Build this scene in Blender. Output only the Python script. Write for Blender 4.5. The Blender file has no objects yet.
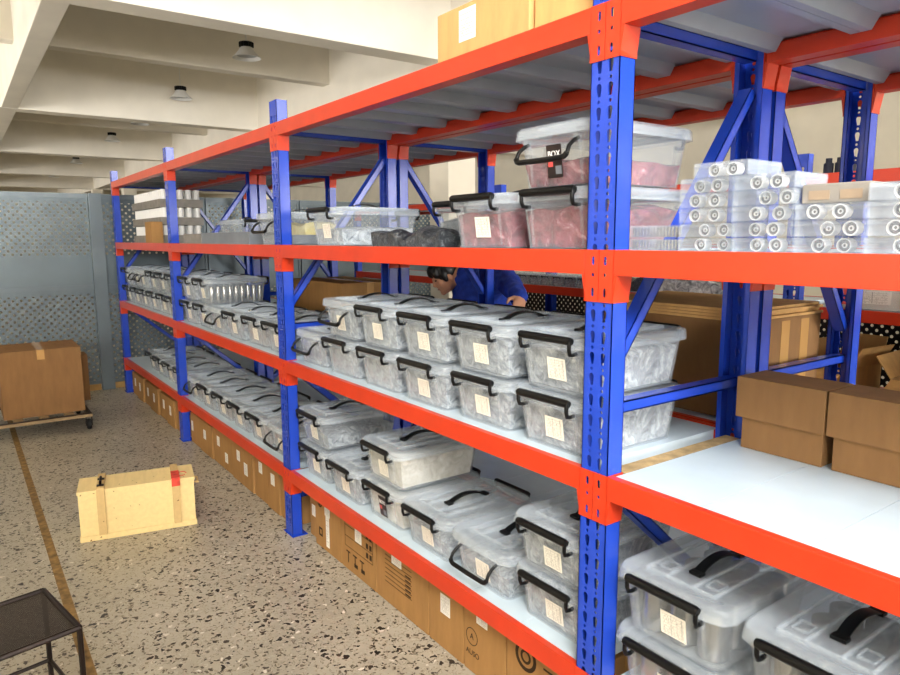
import bpy, bmesh, math, random
from mathutils import Vector, Matrix, noise
random.seed(7)
PI = math.pi
SC = bpy.context.scene
COL = SC.collection

# ------------------------------------------------------------------ materials
def srgb(r, g, b):
    f = lambda c: (c/255/12.92) if c/255 <= .04045 else ((c/255+.055)/1.055)**2.4
    return (f(r), f(g), f(b), 1)
class NT:
    def __init__(s, name):
        s.m = bpy.data.materials.new(name); s.m.use_nodes = True
        s.t = s.m.node_tree; s.t.nodes.clear()
        s.out = s.n('ShaderNodeOutputMaterial')
    def n(s, typ, **kw):
        x = s.t.nodes.new(typ)
        for k, v in kw.items():
            if k in x.inputs: x.inputs[k].default_value = v
            else: setattr(x, k, v)
        return x
    def l(s, a, ao, b, bi):
        s.t.links.new(a.outputs[ao], b.inputs[bi])
    def bsdf(s, col=None, rough=.5, metal=0., spec=.5):
        b = s.n('ShaderNodeBsdfPrincipled'); b.inputs['Roughness'].default_value = rough
        b.inputs['Metallic'].default_value = metal; b.inputs['Specular IOR Level'].default_value = spec
        if col: b.inputs['Base Color'].default_value = col
        return b
    def ramp(s, pts, interp='LINEAR'):
        r = s.n('ShaderNodeValToRGB'); cr = r.color_ramp; cr.interpolation = interp
        while len(cr.elements) < len(pts): cr.elements.new(.5)
        for e, (p, c) in zip(cr.elements, pts): e.position = p; e.color = c
        return r
    def math(s, op, a=None, b=None, clamp=False):
        x = s.n('ShaderNodeMath', operation=op, use_clamp=clamp)
        for i, v in enumerate((a, b)):
            if v is None: continue
            if isinstance(v, (int, float)): x.inputs[i].default_value = v
            else: s.t.links.new(v.outputs[0], x.inputs[i])
        return x
    def coord(s, kind='Object', scale=(1, 1, 1), rot=(0, 0, 0)):
        tc = s.n('ShaderNodeTexCoord'); mp = s.n('ShaderNodeMapping')
        mp.inputs['Scale'].default_value = scale; mp.inputs['Rotation'].default_value = rot
        s.l(tc, kind, mp, 'Vector'); return mp
    def fin(s, sh, out='BSDF'):
        s.l(sh, out, s.out, 'Surface'); return s.m

def plain(name, rgb, rough=.5, metal=0., spec=.5, var=.06, scale=8., bump=0., bscale=200.):
    t = NT(name); b = t.bsdf(None, rough, metal, spec)
    mp = t.coord(); nz = t.n('ShaderNodeTexNoise', Scale=scale, Detail=4.); t.l(mp, 'Vector', nz, 'Vector')
    lo = srgb(*[max(0, c*(1-var)) for c in rgb]); hi = srgb(*[min(255, c*(1+var)) for c in rgb])
    r = t.ramp([(.3, lo), (.7, hi)]); t.l(nz, 'Fac', r, 'Fac'); t.l(r, 'Color', b, 'Base Color')
    if bump:
        n2 = t.n('ShaderNodeTexNoise', Scale=bscale, Detail=3.); t.l(mp, 'Vector', n2, 'Vector')
        bp = t.n('ShaderNodeBump', Strength=bump, Distance=.002); t.l(n2, 'Fac', bp, 'Height'); t.l(bp, 'Normal', b, 'Normal')
    return t.fin(b)

def clear(name, rgb, alpha, rough=.18, edge=.5, tint=.97):
    t = NT(name); b = t.bsdf(srgb(*rgb), rough, 0, .6)
    tr = t.n('ShaderNodeBsdfTransparent'); tr.inputs['Color'].default_value = (tint, tint, tint, 1)
    lw = t.n('ShaderNodeLayerWeight', Blend=.35)
    mr = t.n('ShaderNodeMapRange'); t.l(lw, 'Facing', mr, 'Value')
    mr.inputs['From Min'].default_value = .2; mr.inputs['From Max'].default_value = 1
    mr.inputs['To Min'].default_value = alpha; mr.inputs['To Max'].default_value = edge
    mx = t.n('ShaderNodeMixShader'); t.l(mr, 'Result', mx, 'Fac'); t.l(tr, 'BSDF', mx, 1); t.l(b, 'BSDF', mx, 2)
    t.l(mx, 'Shader', t.out, 'Surface'); return t.m

def crinkle(name, stops, scale=26., rough=.3, dist=1.6, spec=.6, bump=.5):
    t = NT(name); b = t.bsdf(None, rough, 0, spec); mp = t.coord()
    nz = t.n('ShaderNodeTexNoise', Scale=scale, Detail=5., Roughness=.62, Distortion=dist); t.l(mp, 'Vector', nz, 'Vector')
    r = t.ramp([(p, srgb(*c)) for p, c in stops]); t.l(nz, 'Fac', r, 'Fac'); t.l(r, 'Color', b, 'Base Color')
    n2 = t.n('ShaderNodeTexNoise', Scale=scale*1.3, Detail=3., Distortion=1.); t.l(mp, 'Vector', n2, 'Vector')
    bp = t.n('ShaderNodeBump', Strength=bump, Distance=.012); t.l(n2, 'Fac', bp, 'Height'); t.l(bp, 'Normal', b, 'Normal')
    return t.fin(b)

def cardboard(name, rgb, var=.05):
    t = NT(name); b = t.bsdf(None, .78, 0, .25); mp = t.coord(scale=(1, 1, .25))
    nz = t.n('ShaderNodeTexNoise', Scale=22., Detail=6., Roughness=.6); t.l(mp, 'Vector', nz, 'Vector')
    lo = srgb(*[c*(1-var) for c in rgb]); hi = srgb(*[min(255, c*(1+var)) for c in rgb])
    r = t.ramp([(.3, lo), (.7, hi)]); t.l(nz, 'Fac', r, 'Fac'); t.l(r, 'Color', b, 'Base Color')
    m2 = t.coord(); wv = t.n('ShaderNodeTexWave', Scale=60., Distortion=.3); wv.bands_direction = 'DIAGONAL'
    t.l(m2, 'Vector', wv, 'Vector'); bp = t.n('ShaderNodeBump', Strength=.04, Distance=.001)
    t.l(wv, 'Fac', bp, 'Height'); t.l(bp, 'Normal', b, 'Normal')
    return t.fin(b)

def sticker(name, paper, ink, rows, cols):
    # printed table: header band, ruled rows and unreadable typing
    t = NT(name); b = t.bsdf(None, .55, 0, .3)
    tc = t.n('ShaderNodeTexCoord'); sp = t.n('ShaderNodeSeparateXYZ'); t.l(tc, 'Generated', sp, 'Vector')
    xs, zs = t.math('ADD', None, 0.), t.math('ADD', None, 0.); t.l(sp, 'X', xs, 0); t.l(sp, 'Z', zs, 0)
    def line(v, k, w):
        f = t.math('FRACT', t.math('MULTIPLY', v, k)); return t.math('LESS_THAN', f, w)
    h = line(zs, rows, .10); v = line(xs, cols, .035)
    nz = t.n('ShaderNodeTexNoise', Scale=1., Detail=0.); mp = t.n('ShaderNodeMapping')
    mp.inputs['Scale'].default_value = (26, 1, rows*2.2); t.l(tc, 'Generated', mp, 'Vector'); t.l(mp, 'Vector', nz, 'Vector')
    ty = t.math('GREATER_THAN', nz, .60)
    f = t.math('FRACT', t.math('MULTIPLY', zs, rows)); band = t.math('MULTIPLY', t.math('GREATER_THAN', f, .3), t.math('LESS_THAN', f, .75))
    ty = t.math('MULTIPLY', ty, band)
    inside = t.math('MULTIPLY', t.math('GREATER_THAN', xs, .08), t.math('LESS_THAN', xs, .92))
    inside = t.math('MULTIPLY', inside, t.math('MULTIPLY', t.math('GREATER_THAN', zs, .06), t.math('LESS_THAN', zs, .93)))
    mk = t.math('MULTIPLY', t.math('MAXIMUM', t.math('MAXIMUM', h, v), t.math('MULTIPLY', ty, .8)), inside)
    mk = t.math('MULTIPLY', mk, .78)
    mx = t.n('ShaderNodeMix', data_type='RGBA'); t.l(mk, 0, mx, 0)
    mx.inputs[6].default_value = srgb(*paper); mx.inputs[7].default_value = srgb(*ink)
    t.l(mx, 2, b, 'Base Color'); return t.fin(b)

def perforated(name, rgb, pitch, rad, zones, axis=1, rough=.4, metal=.3):
    # sheet metal with staggered punched holes (really open) inside the height bands given
    t = NT(name); b = t.bsdf(None, rough, metal, .5)
    tc = t.n('ShaderNodeTexCoord'); sp = t.n('ShaderNodeSeparateXYZ'); t.l(tc, 'Object', sp, 'Vector')
    u, z = t.math('ADD', None, 0.), t.math('ADD', None, 0.); t.l(sp, 'XYZ'[axis], u, 0); t.l(sp, 'Z', z, 0)
    def dots(ou, oz):
        a = t.math('SUBTRACT', t.math('FRACT', t.math('ADD', t.math('DIVIDE', u, pitch), 50+ou)), .5)
        c = t.math('SUBTRACT', t.math('FRACT', t.math('ADD', t.math('DIVIDE', z, pitch), 50+oz)), .5)
        r2 = t.math('ADD', t.math('MULTIPLY', a, a), t.math('MULTIPLY', c, c))
        return t.math('LESS_THAN', r2, (rad/pitch)**2)
    d = t.math('MAXIMUM', dots(0, 0), dots(.5, .5))
    zz = None
    for z0, z1 in zones:
        k = t.math('MULTIPLY', t.math('GREATER_THAN', z, z0), t.math('LESS_THAN', z, z1))
        zz = k if zz is None else t.math('MAXIMUM', zz, k)
    d = t.math('MULTIPLY', d, zz)
    nz = t.n('ShaderNodeTexNoise', Scale=3., Detail=4.); t.l(tc, 'Object', nz, 'Vector')
    r = t.ramp([(.3, srgb(*[c*.94 for c in rgb])), (.7, srgb(*[min(255, c*1.05) for c in rgb]))]); t.l(nz, 'Fac', r, 'Fac'); t.l(r, 'Color', b, 'Base Color')
    tr = t.n('ShaderNodeBsdfTransparent'); mx = t.n('ShaderNodeMixShader')
    t.l(d, 0, mx, 'Fac'); t.l(b, 'BSDF', mx, 1); t.l(tr, 'BSDF', mx, 2); t.l(mx, 'Shader', t.out, 'Surface'); return t.m

def floor_mat():
    t = NT('polished_terrazzo'); b = t.bsdf(None, .38, 0, .4); mp = t.coord()
    n1 = t.n('ShaderNodeTexNoise', Scale=1.3, Detail=6., Roughness=.65); t.l(mp, 'Vector', n1, 'Vector')
    base = t.ramp([(.25, srgb(150, 144, 129)), (.5, srgb(172, 166, 151)), (.75, srgb(186, 181, 167))]); t.l(n1, 'Fac', base, 'Fac')
    cur = base; cout = 'Color'
    wob = t.n('ShaderNodeTexNoise', Scale=42., Detail=3.); t.l(mp, 'Vector', wob, 'Vector')
    wv = t.n('ShaderNodeVectorMath', operation='MULTIPLY_ADD'); t.l(wob, 'Color', wv, 0)
    wv.inputs[1].default_value = (.045, .045, .045); t.l(mp, 'Vector', wv, 2)
    for scale, thr, size, cols in ((150., .45, .40, ((128, 118, 100), (186, 180, 163))), (70., .72, .34, ((72, 64, 54), (112, 103, 87))),
                                   (40., .87, .30, ((40, 37, 34), (78, 70, 62))), (26., .945, .26, ((30, 28, 27), (52, 47, 42))), (46., .965, .28, ((196, 190, 176), (214, 209, 198)))):
        vo = t.n('ShaderNodeTexVoronoi', Scale=scale); vo.voronoi_dimensions = '2D'; t.l(wv, 'Vector', vo, 'Vector')
        sc = t.n('ShaderNodeSeparateColor'); t.l(vo, 'Color', sc, 'Color')
        pick = t.math('GREATER_THAN'); t.l(sc, 'Red', pick, 0); pick.inputs[1].default_value = thr
        near = t.math('LESS_THAN'); t.l(vo, 'Distance', near, 0); near.inputs[1].default_value = size
        k = t.math('MULTIPLY', pick, near)
        cc = t.n('ShaderNodeMix', data_type='RGBA'); t.l(sc, 'Green', cc, 0)
        cc.inputs[6].default_value = srgb(*cols[0]); cc.inputs[7].default_value = srgb(*cols[1])
        mx = t.n('ShaderNodeMix', data_type='RGBA'); t.l(k, 0, mx, 0); t.t.links.new(cur.outputs[cout], mx.inputs[6]); t.l(cc, 2, mx, 7)
        cur, cout = mx, 2
    t.t.links.new(cur.outputs[cout], b.inputs['Base Color'])
    n3 = t.n('ShaderNodeTexNoise', Scale=5., Detail=4.); t.l(mp, 'Vector', n3, 'Vector')
    rr = t.n('ShaderNodeMapRange'); t.l(n3, 'Fac', rr, 'Value'); rr.inputs['To Min'].default_value = .28; rr.inputs['To Max'].default_value = .5
    t.l(rr, 'Result', b, 'Roughness'); return t.fin(b)

def woodmat(name, rgb):
    t = NT(name); b = t.bsdf(None, .6, 0, .3); mp = t.coord(scale=(8, 1.2, 8))
    nz = t.n('ShaderNodeTexNoise', Scale=6., Detail=6., Distortion=.6); t.l(mp, 'Vector', nz, 'Vector')
    r = t.ramp([(.3, srgb(*[c*.965 for c in rgb])), (.6, srgb(*rgb)), (.8, srgb(*[min(255, c*1.02) for c in rgb]))]); t.l(nz, 'Fac', r, 'Fac')
    m2 = t.coord(); n2 = t.n('ShaderNodeTexNoise', Scale=38., Detail=2.); t.l(m2, 'Vector', n2, 'Vector')
    st = t.ramp([(.70, (0, 0, 0, 1)), (.76, (1, 1, 1, 1))]); t.l(n2, 'Fac', st, 'Fac')
    mx = t.n('ShaderNodeMix', data_type='RGBA'); t.l(st, 'Color', mx, 0); t.l(r, 'Color', mx, 6); mx.inputs[7].default_value = srgb(120, 88, 50)
    t.l(mx, 2, b, 'Base Color'); return t.fin(b)

M = dict(
    blue=plain('blue_powder_coat', (30, 68, 188), .24, 0, .6, .04),
    orange=plain('orange_powder_coat', (206, 57, 24), .34, 0, .5, .03),
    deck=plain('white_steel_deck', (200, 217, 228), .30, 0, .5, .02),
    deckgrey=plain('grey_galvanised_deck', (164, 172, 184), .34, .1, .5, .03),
    ceiling=plain('cream_painted_concrete', (246, 240, 227), .9, 0, .2, .02, 2.),
    wall=plain('cream_wall_paint', (243, 236, 220), .9, 0, .2, .02, 2.),
    steel=plain('grey_painted_steel', (98, 110, 117), .36, .25, .5, .05, 3.),
    ochre=plain('ochre_kickboard', (176, 140, 84), .6, 0, .3, .1, 6.),
    floor=floor_mat(),
    tape=plain('worn_yellow_line', (128, 102, 62), .6, 0, .3, .25, 30.),
    card=cardboard('brown_cardboard', (162, 122, 74)),
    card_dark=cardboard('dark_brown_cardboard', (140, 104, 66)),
    card_light=cardboard('light_brown_cardboard', (205, 163, 104)),
    card_kraft=cardboard('orange_brown_cardboard', (212, 162, 106)),
    tape_clear=plain('packing_tape', (196, 152, 92), .2, 0, .6, .03),
    ink=plain('dark_print', (58, 42, 26), .8, 0, .2, .05),
    black=plain('black_plastic', (9, 9, 10), .42, 0, .28, .05),
    blackmetal=plain('black_steel', (34, 24, 20), .4, .5, .5, .1),
    rubber=plain('black_rubber', (22, 22, 22), .7),
    white=plain('white_paint', (238, 238, 236), .45, 0, .4, .02),
    paper=plain('white_paper', (240, 238, 230), .7, 0, .2, .02),
    lens=plain('grey_lamp_reflector', (186, 190, 196), .35, .2),
    table=sticker('printed_label', (244, 239, 226), (60, 54, 48), 8, 2.4),
    table_small=sticker('printed_carton_label', (236, 234, 228), (120, 118, 112), 6, 2.),
    base=clear('clear_plastic', (222, 232, 240), .08, .16, .40),
    lid=clear('milky_clear_plastic', (220, 232, 242), .19, .20, .52),
    case=clear('clear_case_plastic', (218, 230, 242), .10, .12, .50),
    bags=crinkle('bagged_grey_parts', [(.28, (88, 95, 103)), (.42, (146, 153, 160)), (.55, (184, 191, 198)), (.68, (232, 238, 243))]),
    bagsdark=crinkle('bagged_dark_parts', [(.3, (62, 65, 70)), (.48, (122, 126, 130)), (.62, (166, 170, 173)), (.74, (224, 227, 229))]),
    bagswarm=crinkle('bagged_mixed_parts', [(.28, (112, 102, 98)), (.45, (168, 162, 158)), (.6, (196, 192, 190)), (.72, (234, 232, 230))]),
    bagswhite=crinkle('bagged_white_parts', [(.3, (186, 180, 164)), (.5, (220, 216, 204)), (.7, (242, 240, 234))], 18.),
    red=crinkle('bagged_red_parts', [(.28, (74, 18, 28)), (.45, (122, 36, 48)), (.6, (154, 68, 78)), (.76, (212, 160, 164))], 16., .25),
    blackbag=crinkle('black_net_bags', [(.35, (26, 28, 32)), (.55, (60, 63, 68)), (.72, (134, 138, 142))], 40., .35),
    silver=crinkle('silver_bags', [(.3, (96, 98, 102)), (.5, (178, 180, 184)), (.7, (236, 238, 240))], 22., .2),
    yellow=crinkle('yellow_paper', [(.3, (232, 214, 120)), (.7, (252, 244, 190))], 14.),
    chrome=plain('polished_steel', (176, 177, 176), .25, .9, .5, .05, 20.),
    ringsteel=plain('satin_ring_steel', (232, 233, 234), .3, .25, .5, .03), ringdark=plain('dark_ring_core', (56, 58, 62), .5, .3),
    tray=plain('grey_card_tray', (138, 134, 128), .8, 0, .2, .06, 20.),
    wood=woodmat('pale_painted_wood', (240, 216, 156)),
    wood_batten=woodmat('bare_batten_wood', (214, 184, 128)),
    slat=woodmat('old_pallet_wood', (150, 128, 96)),
    redpaint=plain('red_paint_smear', (214, 74, 60), .6, 0, .3, .12, 40.),
    board=cardboard('corrugated_strip', (172, 148, 108), .18),
    skin=plain('skin', (206, 152, 122), .5, 0, .4, .03, 30.),
    jacket=plain('blue_work_jacket', (34, 60, 158), .75, 0, .2, .12, 30., .4, 60.),
    trousers=plain('dark_trousers', (30, 34, 48), .8),
    hair=plain('black_hair', (16, 13, 13), .45, 0, .4, .2, 90.),
    lip=plain('lip', (164, 92, 82), .5), eye=plain('dark_eye', (18, 14, 12), .2),
    redtag=plain('red_label', (214, 84, 82), .5),
    boxtag=plain('black_label', (34, 20, 20), .4),
    greycard=plain('grey_printed_card', (120, 126, 134), .6),
    foil=plain('brown_label_panel', (150, 132, 112), .6),
    partition=perforated('perforated_grey_steel', (96, 109, 116), .062, .0105, [(.07, .90), (1.25, 1.735)]),
    mesh_back=perforated('black_perforated_panel', (20, 20, 22), .05, .0085, [(.05, 1.75)], 0),
    stoolmesh=perforated('expanded_black_mesh', (40, 28, 24), .0075, .0017, [(-9, 9)], 1),
)
# the stool mesh holes lie in the X-Y plane: rewire Z to X
_t = M['stoolmesh'].node_tree
for _n in _t.nodes:
    if _n.type == 'SEPXYZ':
        for _l in list(_t.links):
            if _l.from_node == _n and _l.from_socket.name == 'Z':
                _to = _l.to_socket; _t.links.remove(_l); _t.links.new(_n.outputs['X'], _to)

# ------------------------------------------------------------------ mesh builder
class MB:
    def __init__(s): s.v = []; s.f = []; s.mi = []
    def add(s, vs, fs, mi=0):
        o = len(s.v); s.v += [tuple(v) for v in vs]; s.f += [tuple(i+o for i in f) for f in fs]; s.mi += [mi]*len(fs); return s
    def box(s, x0, x1, y0, y1, z0, z1, mi=0, mat=None):
        vs = [Vector((x, y, z)) for z in (z0, z1) for y in (y0, y1) for x in (x0, x1)]
        if mat: vs = [mat @ v for v in vs]
        return s.add(vs, [(0, 2, 3, 1), (4, 5, 7, 6), (0, 1, 5, 4), (2, 6, 7, 3), (0, 4, 6, 2), (1, 3, 7, 5)], mi)
    def loft(s, loops, cap0=True, cap1=True, mi=0):
        n = len(loops[0]); vs = [p for L in loops for p in L]; fs = []
        for k in range(len(loops)-1):
            for i in range(n):
                j = (i+1) % n; fs.append((k*n+i, k*n+j, (k+1)*n+j, (k+1)*n+i))
        if cap0: fs.append(tuple(reversed(range(n))))
        if cap1: fs.append(tuple((len(loops)-1)*n+i for i in range(n)))
        return s.add(vs, fs, mi)
    def tube(s, pts, r, n=8, mi=0, closed=False):
        pts = [Vector(p) for p in pts]; rs = r if isinstance(r, (list, tuple)) else [r]*len(pts)
        loops = []; prev = None
        for i, p in enumerate(pts):
            a = pts[i-1] if i else p; b = pts[i+1] if i < len(pts)-1 else p
            d = (b-a).normalized()
            if prev is None:
                u = d.cross(Vector((0, 0, 1)))
                if u.length < 1e-3: u = d.cross(Vector((0, 1, 0)))
                u.normalize()
            else:
                u = (prev - d*prev.dot(d)).normalized()
            prev = u; w = d.cross(u)
            loops.append([p+u*rs[i]*math.cos(2*PI*k/n)+w*rs[i]*math.sin(2*PI*k/n) for k in range(n)])
        return s.loft(loops, mi=mi)
    def lathe(s, prof, c=(0, 0, 0), n=24, mi=0, axis='z'):
        loops = []
        for r, h in prof:
            L = []
            for k in range(n):
                a = 2*PI*k/n; x, y = r*math.cos(a), r*math.sin(a)
                L.append((c[0]+x, c[1]+y, c[2]+h) if axis == 'z' else (c[0]+x, c[1]+h, c[2]+y))
            loops.append(L)
        shut = prof[0] == prof[-1]
        return s.loft(loops, prof[0][0] > 1e-6 and not shut, prof[-1][0] > 1e-6 and not shut, mi)
    def build(s, name, mats, parent=None, smooth=False, bevel=0., loc=None, angle=35):
        me = bpy.data.meshes.new(name); me.from_pydata(s.v, [], s.f)
        for m in (mats if isinstance(mats, (list, tuple)) else [mats]): me.materials.append(m)
        for p, i in zip(me.polygons, s.mi): p.material_index = i
        bm = bmesh.new(); bm.from_mesh(me)
        bmesh.ops.recalc_face_normals(bm, faces=bm.faces)
        if bevel:
            es = [e for e in bm.edges if len(e.link_faces) == 2 and e.calc_face_angle(0) > .5]
            bmesh.ops.bevel(bm, geom=es, offset=bevel, segments=2, affect='EDGES', profile=.6)
        bm.to_mesh(me); bm.free()
        if smooth: smooth_mesh(me, angle)
        o = bpy.data.objects.new(name, me); COL.objects.link(o)
        if parent: o.parent = parent
        if loc: o.location = loc
        return o
def smooth_mesh(me, angle=35):
    me.polygons.foreach_set('use_smooth', [True]*len(me.polygons))
    bm = bmesh.new(); bm.from_mesh(me); th = math.radians(angle)
    for e in bm.edges: e.smooth = not (len(e.link_faces) == 2 and e.calc_face_angle(0) > th)
    bm.to_mesh(me); bm.free()
def child(name, me, parent, loc=(0, 0, 0), rot=(0, 0, 0)):
    o = bpy.data.objects.new(name, me); COL.objects.link(o); o.parent = parent; o.location = loc; o.rotation_euler = rot; return o
def tag(o, label=None, cat=None, group=None, kind=None):
    for k, v in (('label', label), ('category', cat), ('group', group), ('kind', kind)):
        if v: o[k] = v
    return o
def thing(name, label, cat, loc=(0, 0, 0), rz=0, group=None):
    o = bpy.data.objects.new(name, None); COL.objects.link(o); o.location = loc; o.rotation_euler = (0, 0, rz)
    o.empty_display_size = .05
    return tag(o, label, cat, group)
def struct(mb, name, mat, parent=None, **kw):
    o = mb.build(name, mat, parent, **kw)
    if not parent: o['kind'] = 'structure'
    return o
def dup(o, parent=None):
    c = o.copy(); COL.objects.link(c)
    if parent: c.parent = parent; c.matrix_parent_inverse = o.matrix_parent_inverse
    for ch in list(o.children): dup(ch, c)
    return c
def text_mesh(txt, size, depth=.0006):
    cu = bpy.data.curves.new('printed_text', 'FONT'); cu.body = txt; cu.size = size; cu.extrude = depth; cu.align_x = 'CENTER'; cu.align_y = 'CENTER'
    ob = bpy.data.objects.new('printed_text', cu); COL.objects.link(ob)
    dg = bpy.context.evaluated_depsgraph_get(); me = bpy.data.meshes.new_from_object(ob.evaluated_get(dg))
    bpy.data.objects.remove(ob); bpy.data.curves.remove(cu); me.name = 'printed_text'; return me
def rrect(x0, x1, y0, y1, z, r, seg=3):
    pts = []
    for cx, cy, a0 in ((x1-r, y1-r, 0), (x0+r, y1-r, 90), (x0+r, y0+r, 180), (x1-r, y0+r, 270)):
        for k in range(seg+1):
            a = math.radians(a0+90*k/seg); pts.append((cx+r*math.cos(a), cy+r*math.sin(a), z))
    return pts
ORD = ['', 'first', 'second', 'third', 'fourth', 'fifth', 'sixth', 'seventh', 'eighth']

# ------------------------------------------------------------------ layout of the racks
BAY = 1.908
Z4, Z3, Z2, Z1 = 1.904, 1.374, .850, .327
PW, PD = .0408, .05      # half post width, post depth
BH = .057
POSTX = [BAY, 0, -BAY, -2*BAY, -3*BAY]

def post_mesh(height, holes=True):
    """open C upright: punched face at y=0 looking to -y, flanges back to y=PD"""
    bm = bmesh.new()
    if holes:
        loops = [[(-PW, 0), (PW, 0), (PW, height), (-PW, height)]]
        z = .06
        while z < height-.05:
            for sx in (-1, 1):
                cx = sx*.0165; L = []
                for k in range(7):
                    a = math.radians(-10+200*k/6); L.append((cx+.0075*math.cos(a), z+.020+.0075*math.sin(a)))
                L += [(cx-sx*.001-.0042, z-.001), (cx+.0042-sx*.001, z-.001)]
                loops.append(L)
                loops.append([(cx+.0044*math.cos(2*PI*k/6), z-.012+.0044*math.sin(2*PI*k/6)) for k in range(6)])
            z += .05
        edges = []
        for L in loops:
            vs = [bm.verts.new((p[0], 0, p[1])) for p in L]
            for i in range(len(vs)): edges.append(bm.edges.new((vs[i], vs[(i+1) % len(vs)])))
        bmesh.ops.triangle_fill(bm, use_beauty=True, use_dissolve=False, edges=edges, normal=(0, -1, 0))
        g = bmesh.ops.extrude_face_region(bm, geom=list(bm.faces))
        bmesh.ops.translate(bm, vec=(0, .0022, 0), verts=[v for v in g['geom'] if isinstance(v, bmesh.types.BMVert)])
    else:
        MBt = MB().box(-PW, PW, 0, .0022, 0, height); me = bpy.data.meshes.new('t'); me.from_pydata(MBt.v, [], MBt.f); bm.from_mesh(me)
    mb = MB()
    for s in (-1, 1):
        a, b = sorted((s*PW, s*(PW-.0022))); mb.box(a, b, 0, PD, 0, height)
        a, b = sorted((s*PW, s*(PW-.014))); mb.box(a, b, PD-.0022, PD, 0, height)
        a, b = sorted((s*(PW-.012), s*(PW-.014))); mb.box(a, b, PD-.012, PD, 0, height)
    # foot plate
    mb.box(-.055, .055, -.006, PD+.02, 0, .004)
    me = bpy.data.meshes.new('t'); me.from_pydata(mb.v, [], mb.f); bm.from_mesh(me)
    bmesh.ops.recalc_face_normals(bm, faces=bm.faces)
    me = bpy.data.meshes.new('upright_post'); bm.to_mesh(me); bm.free(); me.materials.append(M['blue']); return me

def plate_mesh(sx):
    """L-shaped beam connector; sx=+1 sits on the +x half of a post face"""
    x0, x1 = (.0012, PW+.0025) if sx > 0 else (-PW-.0025, -.0012)
    mb = MB(); h = .1192
    bm = bmesh.new()
    loops = [[(x0, 0), (x1, 0), (x1, h), (x0, h)]]
    for z, hh in ((.016, .012), (.062, .004), (.088, .012)):
        cx = sx*.018
        L = [(cx+.0045*math.cos(a), z+.0045*math.sin(a)) for a in [PI+PI*k/4 for k in range(5)]]
        L += [(cx+.0045*math.cos(a), z+hh+.0045*math.sin(a)) for a in [PI*k/4 for k in range(5)]] if hh > .005 else [(cx+.0045*math.cos(a), z+.0045*math.sin(a)) for a in [PI*k/4 for k in range(1, 4)]]
        loops.append(L)
    edges = []
    for L in loops:
        vs = [bm.verts.new((p[0], -.003, p[1])) for p in L]
        for i in range(len(vs)): edges.append(bm.edges.new((vs[i], vs[(i+1) % len(vs)])))
    bmesh.ops.triangle_fill(bm, use_beauty=True, use_dissolve=False, edges=edges, normal=(0, -1, 0))
    g = bmesh.ops.extrude_face_region(bm, geom=list(bm.faces))
    bmesh.ops.translate(bm, vec=(0, .0026, 0), verts=[v for v in g['geom'] if isinstance(v, bmesh.types.BMVert)])
    a, b = sorted((sx*(PW+.0003), sx*(PW+.0028))); mb.box(a, b, -.003, .052, 0, h)
    # gusset fold under the beam end
    g0 = sx*(PW+.0028); g1 = sx*(PW+.012)
    mb.add([(g0, -.002, .012), (g0, -.002, .062), (g1, -.002, .062), (g0, .05, .0), (g0, .05, .062), (g1, .05, .062)],
           [(0, 1, 2), (3, 5, 4), (0, 2, 5, 3), (1, 4, 5, 2), (0, 3, 4, 1)])
    me = bpy.data.meshes.new('t'); me.from_pydata(mb.v, [], mb.f); bm.from_mesh(me)
    bmesh.ops.recalc_face_normals(bm, faces=bm.faces)
    me = bpy.data.meshes.new('beam_connector'); bm.to_mesh(me); bm.free(); me.materials.append(M['orange']); return me
PLATE = {1: plate_mesh(1), -1: plate_mesh(-1)}

def beam_mesh(L):
    # stepped box section: origin at mid-span on the front face, top at z=0
    h = L/2 - PW - .003
    prof = [(-.003, 0), (.018, 0), (.018, -.014), (.045, -.014), (.045, -BH), (-.003, -BH)]
    mb = MB().loft([[(-h, y, z) for y, z in prof], [(h, y, z) for y, z in prof]])
    o = mb.build('beam', M['orange'], bevel=.0015); me = o.data; bpy.data.objects.remove(o); return me
def deck_mesh(L, depth, mat, npan=8):
    # folded steel panels laid side by side: flat tops, edges folded down into the ribs seen from below
    x0, x1 = -L/2+PW+.006, L/2-PW-.006; w = (x1-x0)/npan; mb = MB(); t = .0016
    y0, y1 = .0195, depth-.0195
    for k in range(npan):
        a, b = x0+k*w+.0008, x0+(k+1)*w-.0008
        mb.box(a, b, y0, y1, -.0042, -.0026)
        for s, e in ((1, a), (-1, b)):
            ya, yb = .047, depth-.047
            prof = [(e, -.0042), (e, -.034), (e+s*.022, -.034), (e+s*.040, -.0042)]
            mb.loft([[(x, ya, z) for x, z in prof], [(x, yb, z) for x, z in prof]])
    o = mb.build('shelf_deck', mat); me = o.data; bpy.data.objects.remove(o); return me

def build_rack(name, label, x_list, y0, depth, levels, height, deck_mats, front=-1):
    root = thing(name, label, 'rack', (0, y0, 0))
    pm = post_mesh(height)
    for x in x_list:
        child('upright_post', pm, root, (x, 0, 0)); child('upright_post', pm, root, (x, depth, 0), (0, 0, PI))
    nb = len(x_list)-1
    for b in range(nb):
        xa, xb = x_list[b], x_list[b+1]; L = abs(xa-xb); cx = (xa+xb)/2
        if b == 0: bme = beam_mesh(L); dms = {}
        for i, z in enumerate(levels):
            for side in (0, 1):
                y = 0 if side == 0 else depth; r = 0 if side == 0 else PI
                bo = child('beam', bme, root, (cx, y, z), (0, 0, r))
                for sx in (-1, 1):
                    child('beam_connector', PLATE[sx], bo, (-sx*L/2, 0, -.1192+.0003), (0, 0, 0))
            mt = deck_mats[i]
            if mt not in dms: dms[mt] = deck_mesh(L, depth, mt)
            child('shelf_deck', dms[mt], root, (cx, 0, z))
    return root
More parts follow.
